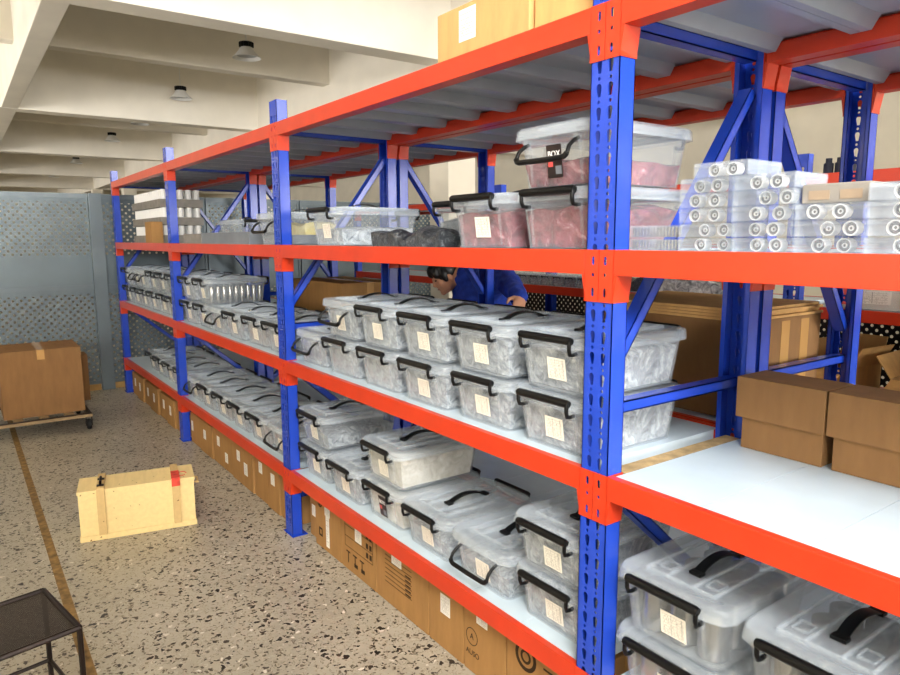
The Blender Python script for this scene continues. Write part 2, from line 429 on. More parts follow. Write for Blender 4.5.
def brace(root, x, a, b, w=.028, t=.018):
    """channel brace between (y,z) points in the frame plane at x"""
    a, b = Vector((0, a[0], a[1])), Vector((0, b[0], b[1])); d = (b-a); L = d.length; d.normalize(); n = Vector((1, 0, 0)); u = d.cross(n)
    mb = MB(); R = Matrix((n, u, d)).transposed().to_4x4(); R.translation = a
    mb.box(-t, t, -w/2, -w/2+.003, 0, L, mat=R).box(-t, t, w/2-.003, w/2, 0, L, mat=R).box(t-.003, t, -w/2, w/2, 0, L, mat=R)
    return mb.build('cross_brace', M['blue'], root, loc=(x, 0, 0))

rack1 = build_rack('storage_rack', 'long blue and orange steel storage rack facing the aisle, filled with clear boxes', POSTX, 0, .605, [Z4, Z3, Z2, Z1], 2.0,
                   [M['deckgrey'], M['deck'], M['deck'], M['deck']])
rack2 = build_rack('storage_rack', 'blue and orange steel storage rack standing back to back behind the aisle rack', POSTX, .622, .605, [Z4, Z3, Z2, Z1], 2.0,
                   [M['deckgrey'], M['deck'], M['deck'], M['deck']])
for x in POSTX:
    for root, flip in ((rack1, 0), (rack2, 1)):
        D = .605
        def fy(y): return D-y if flip else y
        for z in (1.87, 1.0, .19): brace(root, x, (fy(.045), z), (fy(D-.045), z))
        brace(root, x, (fy(.045), 1.10), (fy(D-.05), 1.78))
        brace(root, x, (fy(.05), .80), (fy(D-.05), .36))
# rack across the far aisle
rack3 = build_rack('storage_rack', 'third blue and orange rack beyond the worker with black perforated back panels', [1.59, -.71, -3.01, -5.31], 2.2, .6, [1.70, 1.064, .60, .2], 1.80,
                   [M['deck'], M['deck'], M['deck'], M['deck']])
mb = MB().box(-4.4, 1.08, .612, .6145, .12, 1.02); mb.build('perforated_back', M['mesh_back'], rack3)

# ------------------------------------------------------------------ storage boxes
BW, BDp, LH = .300, .400, .157     # lid width, lid depth, stacking height
def base_mesh():
    W0, W1, D0, D1, H = .120, .136, .170, .186, .130
    cy = BDp/2
    def ring(w, d, z, r): return rrect(-w, w, cy-d, cy+d, z, r, 3)
    mb = MB(); t = .0025
    mb.loft([ring(W0, D0, 0, .024), ring(W0+.001, D0+.001, .004, .026), ring(W1-.002, D1-.002, H-.012, .03), ring(W1+.006, D1+.006, H-.010, .032), ring(W1+.006, D1+.006, H, .032),
             ring(W1-t, D1-t, H, .028), ring(W0-t, D0-t, t, .022)])
    # moulded ribs near the corners and the clip lugs
    for s in (-1, 1):
        for f, y in ((1, cy-D1), (-1, cy+D1)):
            x = s*.088
            mb.loft([[(x-.004, y+f*.014, .01), (x+.004, y+f*.014, .01), (x+.004, y+f*.016, .01), (x-.004, y+f*.016, .01)],
                     [(x-.004, y-f*.001, .115), (x+.004, y-f*.001, .115), (x+.004, y+f*.004, .115), (x-.004, y+f*.004, .115)]])
            yy = sorted((y-f*.012, y+f*.003)); mb.box(x-.007, x+.007, yy[0], yy[1], .098, .119)
    o = mb.build('box_base', M['base'], smooth=True, angle=50); me = o.data; bpy.data.objects.remove(o); return me
def lid_mesh():
    cy = BDp/2
    def ring(w, d, z, r): return rrect(-w, w, cy-d, cy+d, z, r, 2)
    W, D = BW/2, BDp/2; mb = MB(); t = .0025
    mb.loft([ring(W, D, .122, .040), ring(W-.002, D-.002, .146, .040), ring(W-.006, D-.006, .1515, .038), ring(W-.030, D-.030, .1515, .030), ring(W-.034, D-.034, .148, .028)], cap0=False)
    mb.loft([ring(W, D, .122, .040), ring(W-t, D-t, .122, .039), ring(W-t-.003, D-t-.003, .146, .038), ring(W-.030, D-.030, .1455, .030)], cap0=False, cap1=True)
    # raised ridges of the lid
    zt = .148
    for x in (-.088, -.034, .034, .088): mb.box(x-.002, x+.002, .050, BDp-.050, zt-.001, .1565)
    for y in (.050, BDp-.052): mb.box(-.088, .088, y, y+.003, zt-.001, .1565)
    for s in (-1, 1):
        x = s*.061
        for y in (.085, BDp-.125):
            for q in ((x-.016, x+.016, y, y+.002), (x-.016, x+.016, y+.038, y+.04), (x-.016, x-.014, y, y+.04), (x+.014, x+.016, y, y+.04)):
                mb.box(q[0], q[1], q[2], q[3], zt-.001, .1535)
    o = mb.build('lid', M['lid'], smooth=True, angle=40); me = o.data; bpy.data.objects.remove(o); return me
def handle_mesh(opened=False):
    mb = MB(); hw = .090; piv = (.109, .012)
    def leg(s):
        x = s*hw
        if opened: return [(s*.088, .012, .109), (s*.088, -.006, .100), (s*.089, -.020, .088), (x, -.028, .070)]
        return [(s*.088, .012, .109), (s*.088, .000, .108), (s*.089, -.012, .110), (x, -.016, .122), (x, -.016, .134), (x, -.014, .142)]
    for s in (-1, 1): mb.tube(leg(s), .0052, 8)
    if opened:
        mb.tube([(-hw, -.028, .071), (-hw+.006, -.030, .064), (-hw+.016, -.031, .061), (0, -.031, .060), (hw-.016, -.031, .061), (hw-.006, -.030, .064), (hw, -.028, .071)], .0072, 10)
    else:
        mb.tube([(-hw-.004, -.013, .1425), (-hw+.002, -.013, .1435), (hw-.002, -.013, .1435), (hw+.004, -.013, .1425)], [.0092, .0104, .0104, .0092], 12)
    o = mb.build('clip_handle', M['black'], smooth=True, angle=60); me = o.data; bpy.data.objects.remove(o); return me
def strap_mesh(rise=.0195):
    mb = MB(); pts = []; cy = BDp/2
    loops = []
    for k in range(9):
        u = -1+2*k/8; y = cy+u*.078; z = .1515+rise*(1-u*u)
        loops.append([(-.012, y, z-.002), (.012, y, z-.002), (.012, y, z+.002), (-.012, y, z+.002)])
    mb.loft(loops)
    for s in (-1, 1): mb.box(-.015, .015, cy+s*.08-.010, cy+s*.08+.010, .148, .1555)
    o = mb.build('carry_strap', M['black'], smooth=True, angle=40); me = o.data; bpy.data.objects.remove(o); return me
def tilted_label(name, w, h, x, z, mat, off=.0012):
    """thin card lying on the sloping front wall of a box"""
    mb = MB(); y0 = BDp/2-.170; y1 = BDp/2-.186
    def yy(zz): return y0+(y1-y0)*(zz/.118)-off
    vs = []
    for zz in (z-h/2, z+h/2):
        for xx in (x-w/2, x+w/2): vs.append((xx, yy(zz), zz))
    vs2 = [(a, b-.0006, c) for a, b, c in vs]
    mb.add(vs+vs2, [(0, 1, 3, 2), (4, 6, 7, 5), (0, 4, 5, 1), (2, 3, 7, 6), (0, 2, 6, 4), (1, 5, 7, 3)])
    o = mb.build(name, mat); me = o.data; bpy.data.objects.remove(o); return me
ME_BASE, ME_LID, ME_H, ME_HO, ME_STRAP, ME_STRAPF = base_mesh(), lid_mesh(), handle_mesh(), handle_mesh(True), strap_mesh(), strap_mesh(.002)
ME_LABEL = tilted_label('label', .066, .058, .012, .060, M['table'])
ME_BOXTAG = tilted_label('label', .052, .080, .0, .062, M['boxtag'])
ME_TAGPIC = tilted_label('tag_picture', .020, .020, .013, .040, M['greycard'], .0022)
ME_TAGRED = tilted_label('tag_picture', .016, .014, -.014, .056, M['redtag'], .0022)
ME_BOXTXT = text_mesh('BOX', .021)
ME_BOXTXT.materials.append(M['white'])
def make_box(x, y, z, label, opened=False, sticker='table', rz=0, group='clear storage boxes on the racks', back=True, under=False):
    r = thing('storage_box', label, 'box', (x, y, z+.0008), rz, group)
    child('box_base', ME_BASE, r); child('lid', ME_LID, r)
    child('clip_handle', ME_HO if opened else ME_H, r)
    if back: child('clip_handle', ME_H, r, (0, BDp, 0), (0, 0, PI))
    child('carry_strap', ME_STRAPF if under else ME_STRAP, r)
    if sticker == 'table': child('label', ME_LABEL, r)['label'] = 'white printed table label'
    elif sticker == 'box':
        l = child('label', ME_BOXTAG, r); l['label'] = 'black label reading BOX'
        child('printed_text', ME_BOXTXT, l, (0, BDp/2-.181-.0022, .079), (PI/2+.13, 0, 0))
        child('tag_picture', ME_TAGPIC, l); child('tag_picture', ME_TAGRED, l)
    return r

def lump_mesh(name, w, d, h, mat, seed, amp=.012, nx=16, ny=18, nz=7, topamp=None):
    """heap that fills a box: subdivided block pushed about by noise"""
    topamp = amp*1.6 if topamp is None else topamp
    mb = MB(); idx = {}
    vs = []; fs = []
    def vid(i, j, k):
        key = (i, j, k)
        if key not in idx:
            u, v, t = i/nx*2-1, j/ny*2-1, k/nz
            taper = .93+.07*t
            x, y, z = u*w*taper, v*d*taper, t*h
            p = Vector((x*18+seed*3.1, y*18, z*22))
            n = noise.noise_vector(p)
            rim = 1-.12*max(0, (max(abs(u), abs(v))-.7)/.3)
            x += n.x*amp*.35-abs(amp*.3)*u; y += n.y*amp*.35-abs(amp*.3)*v
            z = z*rim + (noise.noise(Vector((x*14+seed, y*14, 3.3)))*topamp if t > .3 else 0)*t
            z += n.z*amp*.3*t
            idx[key] = len(vs); vs.append((x, y, max(.0, z)))
        return idx[key]
    for i in range(nx):
        for j in range(ny):
            fs.append((vid(i, j, 0), vid(i, j+1, 0), vid(i+1, j+1, 0), vid(i+1, j, 0)))
            fs.append((vid(i, j, nz), vid(i+1, j, nz), vid(i+1, j+1, nz), vid(i, j+1, nz)))
    for k in range(nz):
        for i in range(nx):
            fs.append((vid(i, 0, k), vid(i+1, 0, k), vid(i+1, 0, k+1), vid(i, 0, k+1)))
            fs.append((vid(i, ny, k), vid(i, ny, k+1), vid(i+1, ny, k+1), vid(i+1, ny, k)))
        for j in range(ny):
            fs.append((vid(0, j, k), vid(0, j, k+1), vid(0, j+1, k+1), vid(0, j+1, k)))
            fs.append((vid(nx, j, k), vid(nx, j+1, k), vid(nx, j+1, k+1), vid(nx, j, k+1)))
    mb.add(vs, fs); o = mb.build(name, mat, smooth=True, angle=80); me = o.data; bpy.data.objects.remove(o); return me
FILL = {}
def fill_mesh(kind, var):
    key = (kind, var)
    if key not in FILL:
        full = {'bags': .112, 'bagsdark': .108, 'bagswarm': .110, 'bagswhite': .112, 'red': .108, 'redlow': .066, 'blackbag': .095, 'low': .07}[kind]
        mat = {'low': 'bags', 'redlow': 'red'}.get(kind, kind)
        FILL[key] = lump_mesh('bagged_parts', .122, .170, full, M[mat], var*7+len(kind), .009, topamp=.008)
    return FILL[key]
DESC = {'bags': 'grey bagged parts', 'bagsdark': 'dark grey bagged parts', 'bagswarm': 'brownish grey bagged parts', 'bagswhite': 'white bagged parts', 'red': 'red bagged parts',
        'redlow': 'low heap of red bagged parts', 'blackbag': 'black net bags', 'low': 'low heap of grey parts'}
def fill(kind, box, where, var=0):
    me = fill_mesh(kind, var)
    o = bpy.data.objects.new('bagged_parts', me); COL.objects.link(o)
    o.location = box.location + Matrix.Rotation(box.rotation_euler.z, 3, 'Z') @ Vector((0, BDp/2, .0045)); o.rotation_euler = box.rotation_euler
    return tag(o, DESC[kind]+' inside '+where, 'parts', 'parts inside the clear boxes', 'stuff')

POSTN = {0: 'nearest blue post', 1: 'second blue post', 2: 'third blue post'}
kinds = ['bags', 'bagswarm', 'bags', 'bagsdark', 'bags', 'bagswarm']
cnt = 0
def run(level, zshelf, bay, xs, y=.028, stack=1, rows=None, openset=(), kindlist=None, side='left', notag=(), boxtag=()):
    """a row of boxes counted from the post to the right of the bay; stack gives boxes per column"""
    global cnt
    out = []
    for i, x in enumerate(xs):
        n = stack[i] if isinstance(stack, (list, tuple)) else stack
        for k in range(n):
            row = ('bottom box' if k == 0 else 'top box') if n > 1 else 'box'
            where = f'{row}, {ORD[i+1]} {side} of the {POSTN[bay]}, {level} shelf'
            st = 'table'
            if (i, k) in notag: st = None
            if (i, k) in boxtag: st = 'box'
            b = make_box(x, y+random.uniform(-.006, .008), zshelf+k*LH, 'clear '+where, (i, k) in openset, st, random.uniform(-.004, .004), under=k < n-1)
            kd = (kindlist[i][k] if kindlist else kinds[(i*2+k+cnt) % 6])
            if kd: fill(kd, b, where, (i+k*3) % 3)
            out.append((b, where)); cnt += 1
    return out
ZS = lambda z: z-.0026
# second shelf, main bay: six columns, the last one single
run('second', ZS(Z2), 0, [-.195, -.500, -.805, -1.110, -1.415, -1.715], .028, [2, 2, 2, 2, 2, 1], openset={(4, 1), (5, 0)}, notag={(3, 0), (4, 0), (5, 0)})
# lowest shelf, main bay
run('lowest', ZS(Z1), 0, [-.195, -.500, -.803, -1.106, -1.410, -1.712], .034, [2, 1, 1, 2, 1, 2], openset={(1, 0)}, boxtag={(3, 0)},
    kindlist=[['bags', 'bags'], ['low'], ['low'], ['bagswhite', 'bagswhite'], ['bags'], ['bags', 'low']])
# second shelf, further bays
B2 = -BAY
run('second', ZS(Z2), 1, [B2-.20, B2-.505, B2-.81, B2-1.115, B2-1.415, B2-1.712], .030, [1, 1, 1, 1, 2, 2], openset={(3, 0)},
    kindlist=[['bags'], ['bagswarm'], ['bags'], ['bags'], ['low', None], ['bags', 'bags']])
B3 = -2*BAY
run('second', ZS(Z2), 2, [B3-.20, B3-.505, B3-.81, B3-1.115, B3-1.413, B3-1.710], .030, [2, 2, 2, 2, 2, 2], openset={(4, 1), (3, 1)},
    kindlist=[['bagswarm', 'bagswarm'], ['bagswarm', 'bagsdark'], ['bags', 'bagsdark'], ['bags', 'bags'], ['bagsdark', 'bags'], ['bags', 'bags']])
run('lowest', ZS(Z1), 1, [B2-.20, B2-.505, B2-.81, B2-1.115, B2-1.415, B2-1.712], .034, 1, openset={(0, 0), (5, 0)})
run('lowest', ZS(Z1), 2, [B3-.20, B3-.505, B3-.81, B3-1.115], .05, 1)
# lowest shelf, right of the nearest post: boxes of steel cylinders
cyl = []
def cyl_mesh():
    mb = MB().lathe([(.0335, 0), (.034, .002), (.034, .104), (.0335, .106), (.018, .106), (.0175, .104), (.0175, .099), (.010, .098), (.0001, .098)], n=28)
    o = mb.build('steel_cylinder', M['chrome'], smooth=True, angle=35); me = o.data; bpy.data.objects.remove(o); return me
ME_CYL = cyl_mesh()
def cyl_fill(b, where):
    for i in range(3):
        for j in range(4):
            o = bpy.data.objects.new('steel_cylinder', ME_CYL); COL.objects.link(o)
            o.location = b.location + Vector(((i-1)*.0745, BDp/2+(j-1.5)*.080, .0032))
            tag(o, 'steel cylinder in '+where, 'cylinder', 'steel cylinders in '+where)
for b, w in run('lowest', ZS(Z1), 0, [.197, .515, .832], .022, [2, 2, 2], kindlist=[[None, None]]*3, side='right'):
    cyl_fill(b, w)
# the tall box of steel rods standing in the second bay
ME_ROD = MB().lathe([(.012, 0), (.0125, .002), (.0125, .096), (.011, .1)], n=14).build('steel_rod', M['chrome'], smooth=True)
_r = ME_ROD; ME_ROD = _r.data; bpy.data.objects.remove(_r)
for b in [o for o in SC.objects if o.name.startswith('storage_box') and o['label'].startswith('clear top box, fifth left of the second blue post')]:
    for j in range(9):
        o = bpy.data.objects.new('steel_rod', ME_ROD); COL.objects.link(o)
        o.location = b.location + Vector((.100, .047+j*.038, .0032))
        tag(o, 'steel rod standing along the side of the top box, fifth left of second post', 'rod', 'steel rods in the clear box')
# third shelf, main bay: red parts, black net bags, loose lid box
z3 = ZS(Z3)
b = make_box(-.195, .03, z3, 'clear lower box of red parts beside the nearest blue post, third shelf', sticker=None, under=True); fill('red', b, 'the lower clear box beside the nearest post, third shelf', 0)
b = make_box(-.203, .03, z3+LH, 'clear upper box with black BOX tag on red parts, third shelf', True, 'box'); fill('redlow', b, 'the upper box with the BOX tag, third shelf', 1)
b = make_box(-.503, .03, z3, 'clear box of red parts with white table label, third shelf, single'); fill('red', b, 'the single clear box with table label, third shelf', 2)
b = make_box(-.83, .19, z3, 'clear box of black net bags set back beside the single red box, third shelf', sticker=None); fill('blackbag', b, 'the set-back clear box next to the single red box', 0)
o = child('net_bags', lump_mesh('net_bags', .235, .055, .052, M['blackbag'], 11, .020, 26, 8, 5), None, (-.96, .118, z3+.0004)); tag(o, 'loose heap of black net bags on the third shelf left of the red boxes', 'bags', None, 'stuff')
b = make_box(-1.52, .03, z3, 'clear box with upright clip and white label, third shelf, near second post'); fill('low', b, 'the clear box near the second post, third shelf', 2)
b = make_box(B2-.235, .03, z3, 'clear box with hanging clip left of the second post, third shelf', True, None)
o = lump_mesh('yellow_paper', .10, .09, .06, M['yellow'], 5, .012); o = child('yellow_paper', o, None); o.parent = None
o.location = b.location+Vector((0, .25, .048)); tag(o, 'crumpled yellow paper inside the clear box left of the second post', 'paper')
gc = MB().box(-.108, .108, .042, .352, .004, .046).build('grey_printed_case', M['greycard'], bevel=.002); gc.location = b.location
tag(gc, 'flat grey printed case under the yellow paper', 'case')
# rear-row boxes under the worker's hand (rack behind), single height
for i, (x, l) in enumerate(((-1.40, 'clear box on the rear rack under the worker\'s hand'), (-1.72, 'clear box on the rear rack just left of the worker\'s hand'), (-1.06, 'clear box on the rear rack right of the worker\'s hand'))):
    b = make_box(x, .785, ZS(Z2), l, sticker=None, group='clear boxes on the rear rack'); fill('bagsdark', b, l.replace('clear box', 'the clear box'), i)
lid = MB().loft([rrect(-.07, .07, -.045, .045, 0, .012), rrect(-.068, .068, -.043, .043, .022, .012)]).build('clear_tray', M['case'], smooth=True)
lid.location = (-1.29, 1.08, Z2+LH-.0005); tag(lid, 'small clear plastic tray lying on a lid beside the worker\'s hand', 'tray')

# ------------------------------------------------------------------ small clear cases with rings, third shelf right bay
CW, CH, CD = .118, .0290, .118
def case_mesh(w=CW, h=CH, d=CD):
    t = .0016; mb = MB()
    mb.loft([[(-w/2, 0, 0), (w/2, 0, 0), (w/2, d, 0), (-w/2, d, 0)], [(-w/2, 0, h), (w/2, 0, h), (w/2, d, h), (-w/2, d, h)]])
    mb.loft([[(-w/2+t, t, t), (w/2-t, t, t), (w/2-t, d-t, t), (-w/2+t, d-t, t)], [(-w/2+t, t, h-t), (w/2-t, t, h-t), (w/2-t, d-t, h-t), (-w/2+t, d-t, h-t)]])
    mb.box(-w/2-.0008, w/2+.0008, -.0008, d+.0008, h*.70, h*.76)
    o = mb.build('ring_case', M['case']); me = o.data; bpy.data.objects.remove(o); return me
ME_CASE = case_mesh()
ME_LATCH = MB().box(-.007, .007, -.004, -.001, .014, .026).build('latch', M['case'], bevel=.0006); _r = ME_LATCH; ME_LATCH = _r.data; bpy.data.objects.remove(_r)
def ring_mesh():
    mb = MB().lathe([(.0108, 0), (.0126, 0), (.0128, .001), (.0128, .022), (.0126, .023), (.0108, .023), (.0106, .022), (.0106, .001), (.0108, 0)], n=22, axis='y')
    mb.lathe([(.0028, .003), (.0046, .003), (.0046, .012), (.0028, .012), (.0028, .003)], n=16, axis='y')
    mb.lathe([(.0, .006), (.0105, .006), (.0105, .008), (.0, .008)], n=16, mi=1, axis='y')
    o = mb.build('steel_ring', [M['ringsteel'], M['ringdark']], smooth=True, angle=40); me = o.data; bpy.data.objects.remove(o); return me
ME_RING = ring_mesh()
cols = [(.236, 6, 'first'), (.357, 5, 'second'), (.478, 3, 'third'), (.599, 4, 'fourth')]
ROWN = ['lowest', 'second', 'third', 'fourth', 'fifth', 'topmost']
for x, n, cn in cols:
    for k in range(n):
        xx = x+random.uniform(-.002, .002)+(.03 if (k == n-1 and cn == 'first') else 0)
        rn = 'topmost' if k == n-1 else ROWN[k]
        r = thing('ring_case', f'small clear case of rings, {rn} in the {cn} stack right of nearest post', 'case', (xx, .042, z3+.0003+k*(CH+.0005)), random.uniform(-.02, .02), 'small clear cases of rings')
        child('case_shell', ME_CASE, r); child('latch', ME_LATCH, r)
        off = random.uniform(-.012, .012)
        for q in (-1, 1):
            o = bpy.data.objects.new('steel_ring', ME_RING); COL.objects.link(o)
            o.location = (xx+off+q*.021, .042+random.uniform(.012, .03), z3+k*(CH+.0005)+.0003+.0016+.0131)
            tag(o, f'steel ring in the {rn} case of the {cn} stack', 'ring', f'rings in {rn} case of the {cn} stack')
# two flat cases of small rods beside the post
ME_CASE2 = case_mesh(.138, .0275, .10)
ME_STRIP = MB().lathe([(.003, 0), (.0032, .001), (.0032, .021), (.003, .022)], n=10).build('small_rod', M['chrome'], smooth=True); _r = ME_STRIP; ME_STRIP = _r.data; bpy.data.objects.remove(_r)
for k in range(2):
    nm = ('lower', 'upper')[k]
    r = thing('rod_case', f'flat clear case of small rods beside the nearest post, {nm} one', 'case', (.100, .060, z3+.0003+k*.0285), 0, 'flat cases of rods')
    child('case_shell', ME_CASE2, r); child('latch', ME_LATCH, r)
    for i in range(15):
        o = bpy.data.objects.new('small_rod', ME_STRIP); COL.objects.link(o); o.location = (.100-.060+i*.0086, .068, z3+.0024+k*.0285)
        tag(o, f'small upright rod in the {nm} flat case beside the post', 'rod', f'small rods in the {nm} flat case')
# grey flat case lying on the third stack
r = thing('flat_case', 'grey flat case with two brown panels on the third stack of ring cases', 'case', (.478, .060, z3+.0003+3*(CH+.0005)), 0)
MB().box(-.058, .058, 0, .10, 0, .034).build('case_shell', M['tray'], r, bevel=.003)
for s in (-1, 1): MB().box(s*.027-.018, s*.027+.018, -.0012, .0008, .006, .022).build('brown_panel', M['foil'], r)

# ------------------------------------------------------------------ cartons
def carton(name, label, x0, x1, y0, y1, z0, z1, mat='card', rz=0, tape=True, group=None, bevel=.004, lab=None, flapgap=True):
    cx, cy = (x0+x1)/2, (y0+y1)/2; w, d, h = x1-x0, y1-y0, z1-z0
    r = thing(name, label, 'carton', (cx, cy, z0), rz, group)
    mb = MB().box(-w/2, w/2, -d/2, d/2, 0, h); mb.build('carton_body', M[mat], r, bevel=bevel)
    if tape:
        mb = MB().box(-w/2-.0006, w/2+.0006, -.024, .024, h-.0002, h+.0008)
        for s in (-1, 1): mb.box(s*w/2-.0008, s*w/2+.0008, -.024, .024, h-.07, h)
        mb.build('packing_tape', M['tape_clear'], r)
    if lab:
        for (lx, lz, lw, lh) in (lab if isinstance(lab, list) else [lab]):
            MB().box(lx-lw/2, lx+lw/2, -d/2-.0012, -d/2-.0002, lz-lh/2, lz+lh/2).build('label', M['table_small'], r)['label'] = 'white printed label'
    return r
def front_print(root, d, items):
    """dark printing on the front face of a carton: bars (x0,x1,z0,z1), rings (x,z,r,w) and words (txt,x,z,size)"""
    mb = MB(); y0, y1 = -d/2-.0008, -d/2+.0002
    for it in items:
        if it[0] == 'bar': mb.box(it[1], it[2], y0, y1, it[3], it[4])
        elif it[0] == 'frame':
            _, a, b, c, e, w = it
            mb.box(a, b, y0, y1, c, c+w).box(a, b, y0, y1, e-w, e).box(a, a+w, y0, y1, c, e).box(b-w, b, y0, y1, c, e)
        elif it[0] == 'ring':
            _, x, z, rr, w = it; n = 24; lo = []
            prof = [(rr, y0), (rr, y1), (rr-w, y1), (rr-w, y0), (rr, y0)]
            mb.loft([[(x+r_*math.cos(2*PI*k/n), yy, z+r_*math.sin(2*PI*k/n)) for k in range(n)] for r_, yy in prof], False, False)
    if mb.v: mb.build('printed_marks', M['ink'], root)
    for it in items:
        if it[0] == 'txt':
            me = text_mesh(it[1], it[4], .0004); me.materials.append(M['ink'])
            child('printed_text', me, root, (it[2], -d/2-.0004, it[3]), (PI/2, 0, 0))
FY = .062; FH = .262
def fcarton(x0, x1, zt, label, lab=None, y=FY, d=.36, mat='card'):
    return carton('carton', label, x0+.003, x1-.003, y, y+d, .0006, zt, mat, 0, True, 'cartons on the floor under the lowest shelf', .004, lab)
c = fcarton(-.385, -.060, FH, 'floor carton under lowest shelf, directly left of the nearest post, round dark mark')
front_print(c, .36, [('ring', -.075, .19, .045, .012), ('ring', -.075, .19, .022, .008), ('bar', .0, .09, .19, .196), ('bar', .0, .09, .17, .174), ('bar', .0, .07, .15, .154)])
c = fcarton(-.600, -.385, FH, 'floor carton under lowest shelf with a thin circle mark, second from nearest post', (-.01, .215, .055, .06))
front_print(c, .36, [('ring', -.062, .125, .030, .0025), ('txt', 'A', -.062, .125, .028), ('txt', 'AUSO', -.058, .068, .026), ('bar', .055, .095, .05, .056)])
c = fcarton(-.805, -.600, FH, 'floor carton under lowest shelf with one square white label, third from nearest post', (.0, .165, .055, .07))
c = fcarton(-1.175, -.805, FH, 'wide floor carton printed with ruled lines, fourth from nearest post', (-.03, .215, .07, .075))
front_print(c, .36, [('bar', -.115, .075, z, z+.0022) for z in (.085, .103, .121, .139, .157, .175, .193, .211)] + [('bar', .03, .068, z+.005, z+.011) for z in (.085, .103, .121, .139, .157)])
c = fcarton(-1.480, -1.175, FH, 'wide floor carton printed with a table and dark symbols, fifth from nearest post', (.005, .19, .055, .07))
front_print(c, .36, [('frame', -.115, .125, .105, .245, .002), ('bar', -.115, .125, .15, .152), ('bar', -.115, .125, .198, .2)] +
            [('bar', .07+i*.028, .088+i*.028, .118+k*.04, .140+k*.04) for i in range(2) for k in range(3)] + [('bar', -.09+i*.06, -.084+i*.06, .035, .085) for i in range(3)] +
            [('bar', -.105+i*.06, -.07+i*.06, .08, .086) for i in range(3)] + [('bar', -.035, -.005, .034, .05), ('bar', .025, .055, .034, .05)])
c = fcarton(-1.745, -1.480, FH, 'floor carton with a tall white strip label and round symbol, sixth from nearest post', [(.0, .205, .05, .07), (.0, .1, .032, .15)])
front_print(c, .36, [('ring', -.075, .215, .024, .007), ('bar', -.082, -.068, .2, .23), ('frame', -.09, -.055, .055, .095, .008)])
c = fcarton(-1.855, -1.748, .200, 'small floor carton just right of the second blue post', (.0, .13, .05, .055), .085)
for i, (a, b_, h, labs) in enumerate(((-2.125, -1.965, .25, [(0, .17, .05, .06)]), (-2.30, -2.13, .25, [(0, .17, .05, .06)]), (-2.50, -2.31, .25, [(0, .18, .05, .06)]),
                                  (-2.86, -2.51, .235, [(-.06, .16, .05, .06), (.06, .11, .055, .07)]), (-3.24, -2.87, .225, [(-.08, .15, .05, .06), (.07, .08, .05, .06)]),
                                  (-3.52, -3.25, .215, [(-.02, .13, .05, .06)]), (-3.76, -3.53, .21, [(-.07, .12, .04, .07)]))):
    fcarton(a, b_, h, f'floor carton under the lowest shelf, {ORD[i+1]} left of the second blue post', labs, .05-.006*(i % 2))
for i, (a, b_, h) in enumerate(((-4.12, -3.87, .21), (-4.36, -4.13, .215), (-4.62, -4.37, .20), (-4.90, -4.63, .215), (-5.15, -4.91, .20), (-5.40, -5.16, .21), (-5.64, -5.41, .20))):
    fcarton(a, b_, h, f'floor carton under the lowest shelf, {ORD[i+1]} left of the third blue post', [(0, .12, .05, .07)], .045-.012*(i % 2))
# cartons with slip-over lids on the right bay
def lidded(x0, label):
    r = thing('lidded_carton', label, 'carton', (x0, .465, Z2-.0020), 0, 'cartons with slip-over lids')
    MB().box(.012, .222, .004, .112, 0, .10).build('carton_body', M['card_dark'], r, bevel=.002)
    MB().box(0, .229, -.010, .130, .084, .192).build('carton_lid', M['card_dark'], r, bevel=.0025)
    return r
lidded(.078, 'dark brown carton with slip-over lid on the empty white shelf, left one')
lidded(.312, 'dark brown carton with slip-over lid on the empty white shelf, right one')
# cartons on top
c = carton('carton', 'orange brown carton with white label on top of the rack', -.672, -.272, .022, .40, Z4-.0022, Z4+.142, 'card_kraft', 0, False, 'cartons on top of the rack', .004, (-.055, .088, .075, .085))
carton('carton', 'pale brown carton on top of the rack beside the nearest post', -.262, -.048, .030, .40, Z4-.0022, Z4+.150, 'card_light', 0, False, 'cartons on top of the rack')
# corrugated strip in the gap behind the nearest post
s = MB().box(.001, .043, .062, .54, Z2-.0035-.02, Z2-.0035); s = s.build('cardboard_strip', M['board']); tag(s, 'strip of corrugated board in the gap between two decks behind the nearest post', 'board')
# large flat carton with folded sheets on the rear rack
c = carton('carton', 'large dark brown carton on the rear rack behind the clear boxes', -.69, -.056, .690, 1.16, Z2-.002, 1.150, 'card_dark', 0, False)
for q in (.10, .22, .34): MB().box(.3168, .3180, -.235+q, -.235+q+.05, .01, .29).build('packing_tape', M['tape_clear'], c)
for i in range(4):
    o = MB().box(-.315+.005*i, .322-.012*(i % 2), -.234+.004*i, .234, 0, .0085); o = o.build('cardboard_sheet', M['card_light'], bevel=.001)
    o.location = (-.373, .925, 1.1503+i*.0092); o.rotation_euler = (0, 0, .008*(i-1.5))
    tag(o, ['lowest', 'second', 'third', 'topmost'][i]+' folded cardboard sheet on the large rear carton', 'cardboard', 'folded sheets on the large carton')
# brown carton on the rear rack in the second bay
carton('carton', 'brown carton on the rear rack seen left of the main bay', -3.42, -2.68, .70, 1.10, Z2-.002, 1.13, 'card', 0)
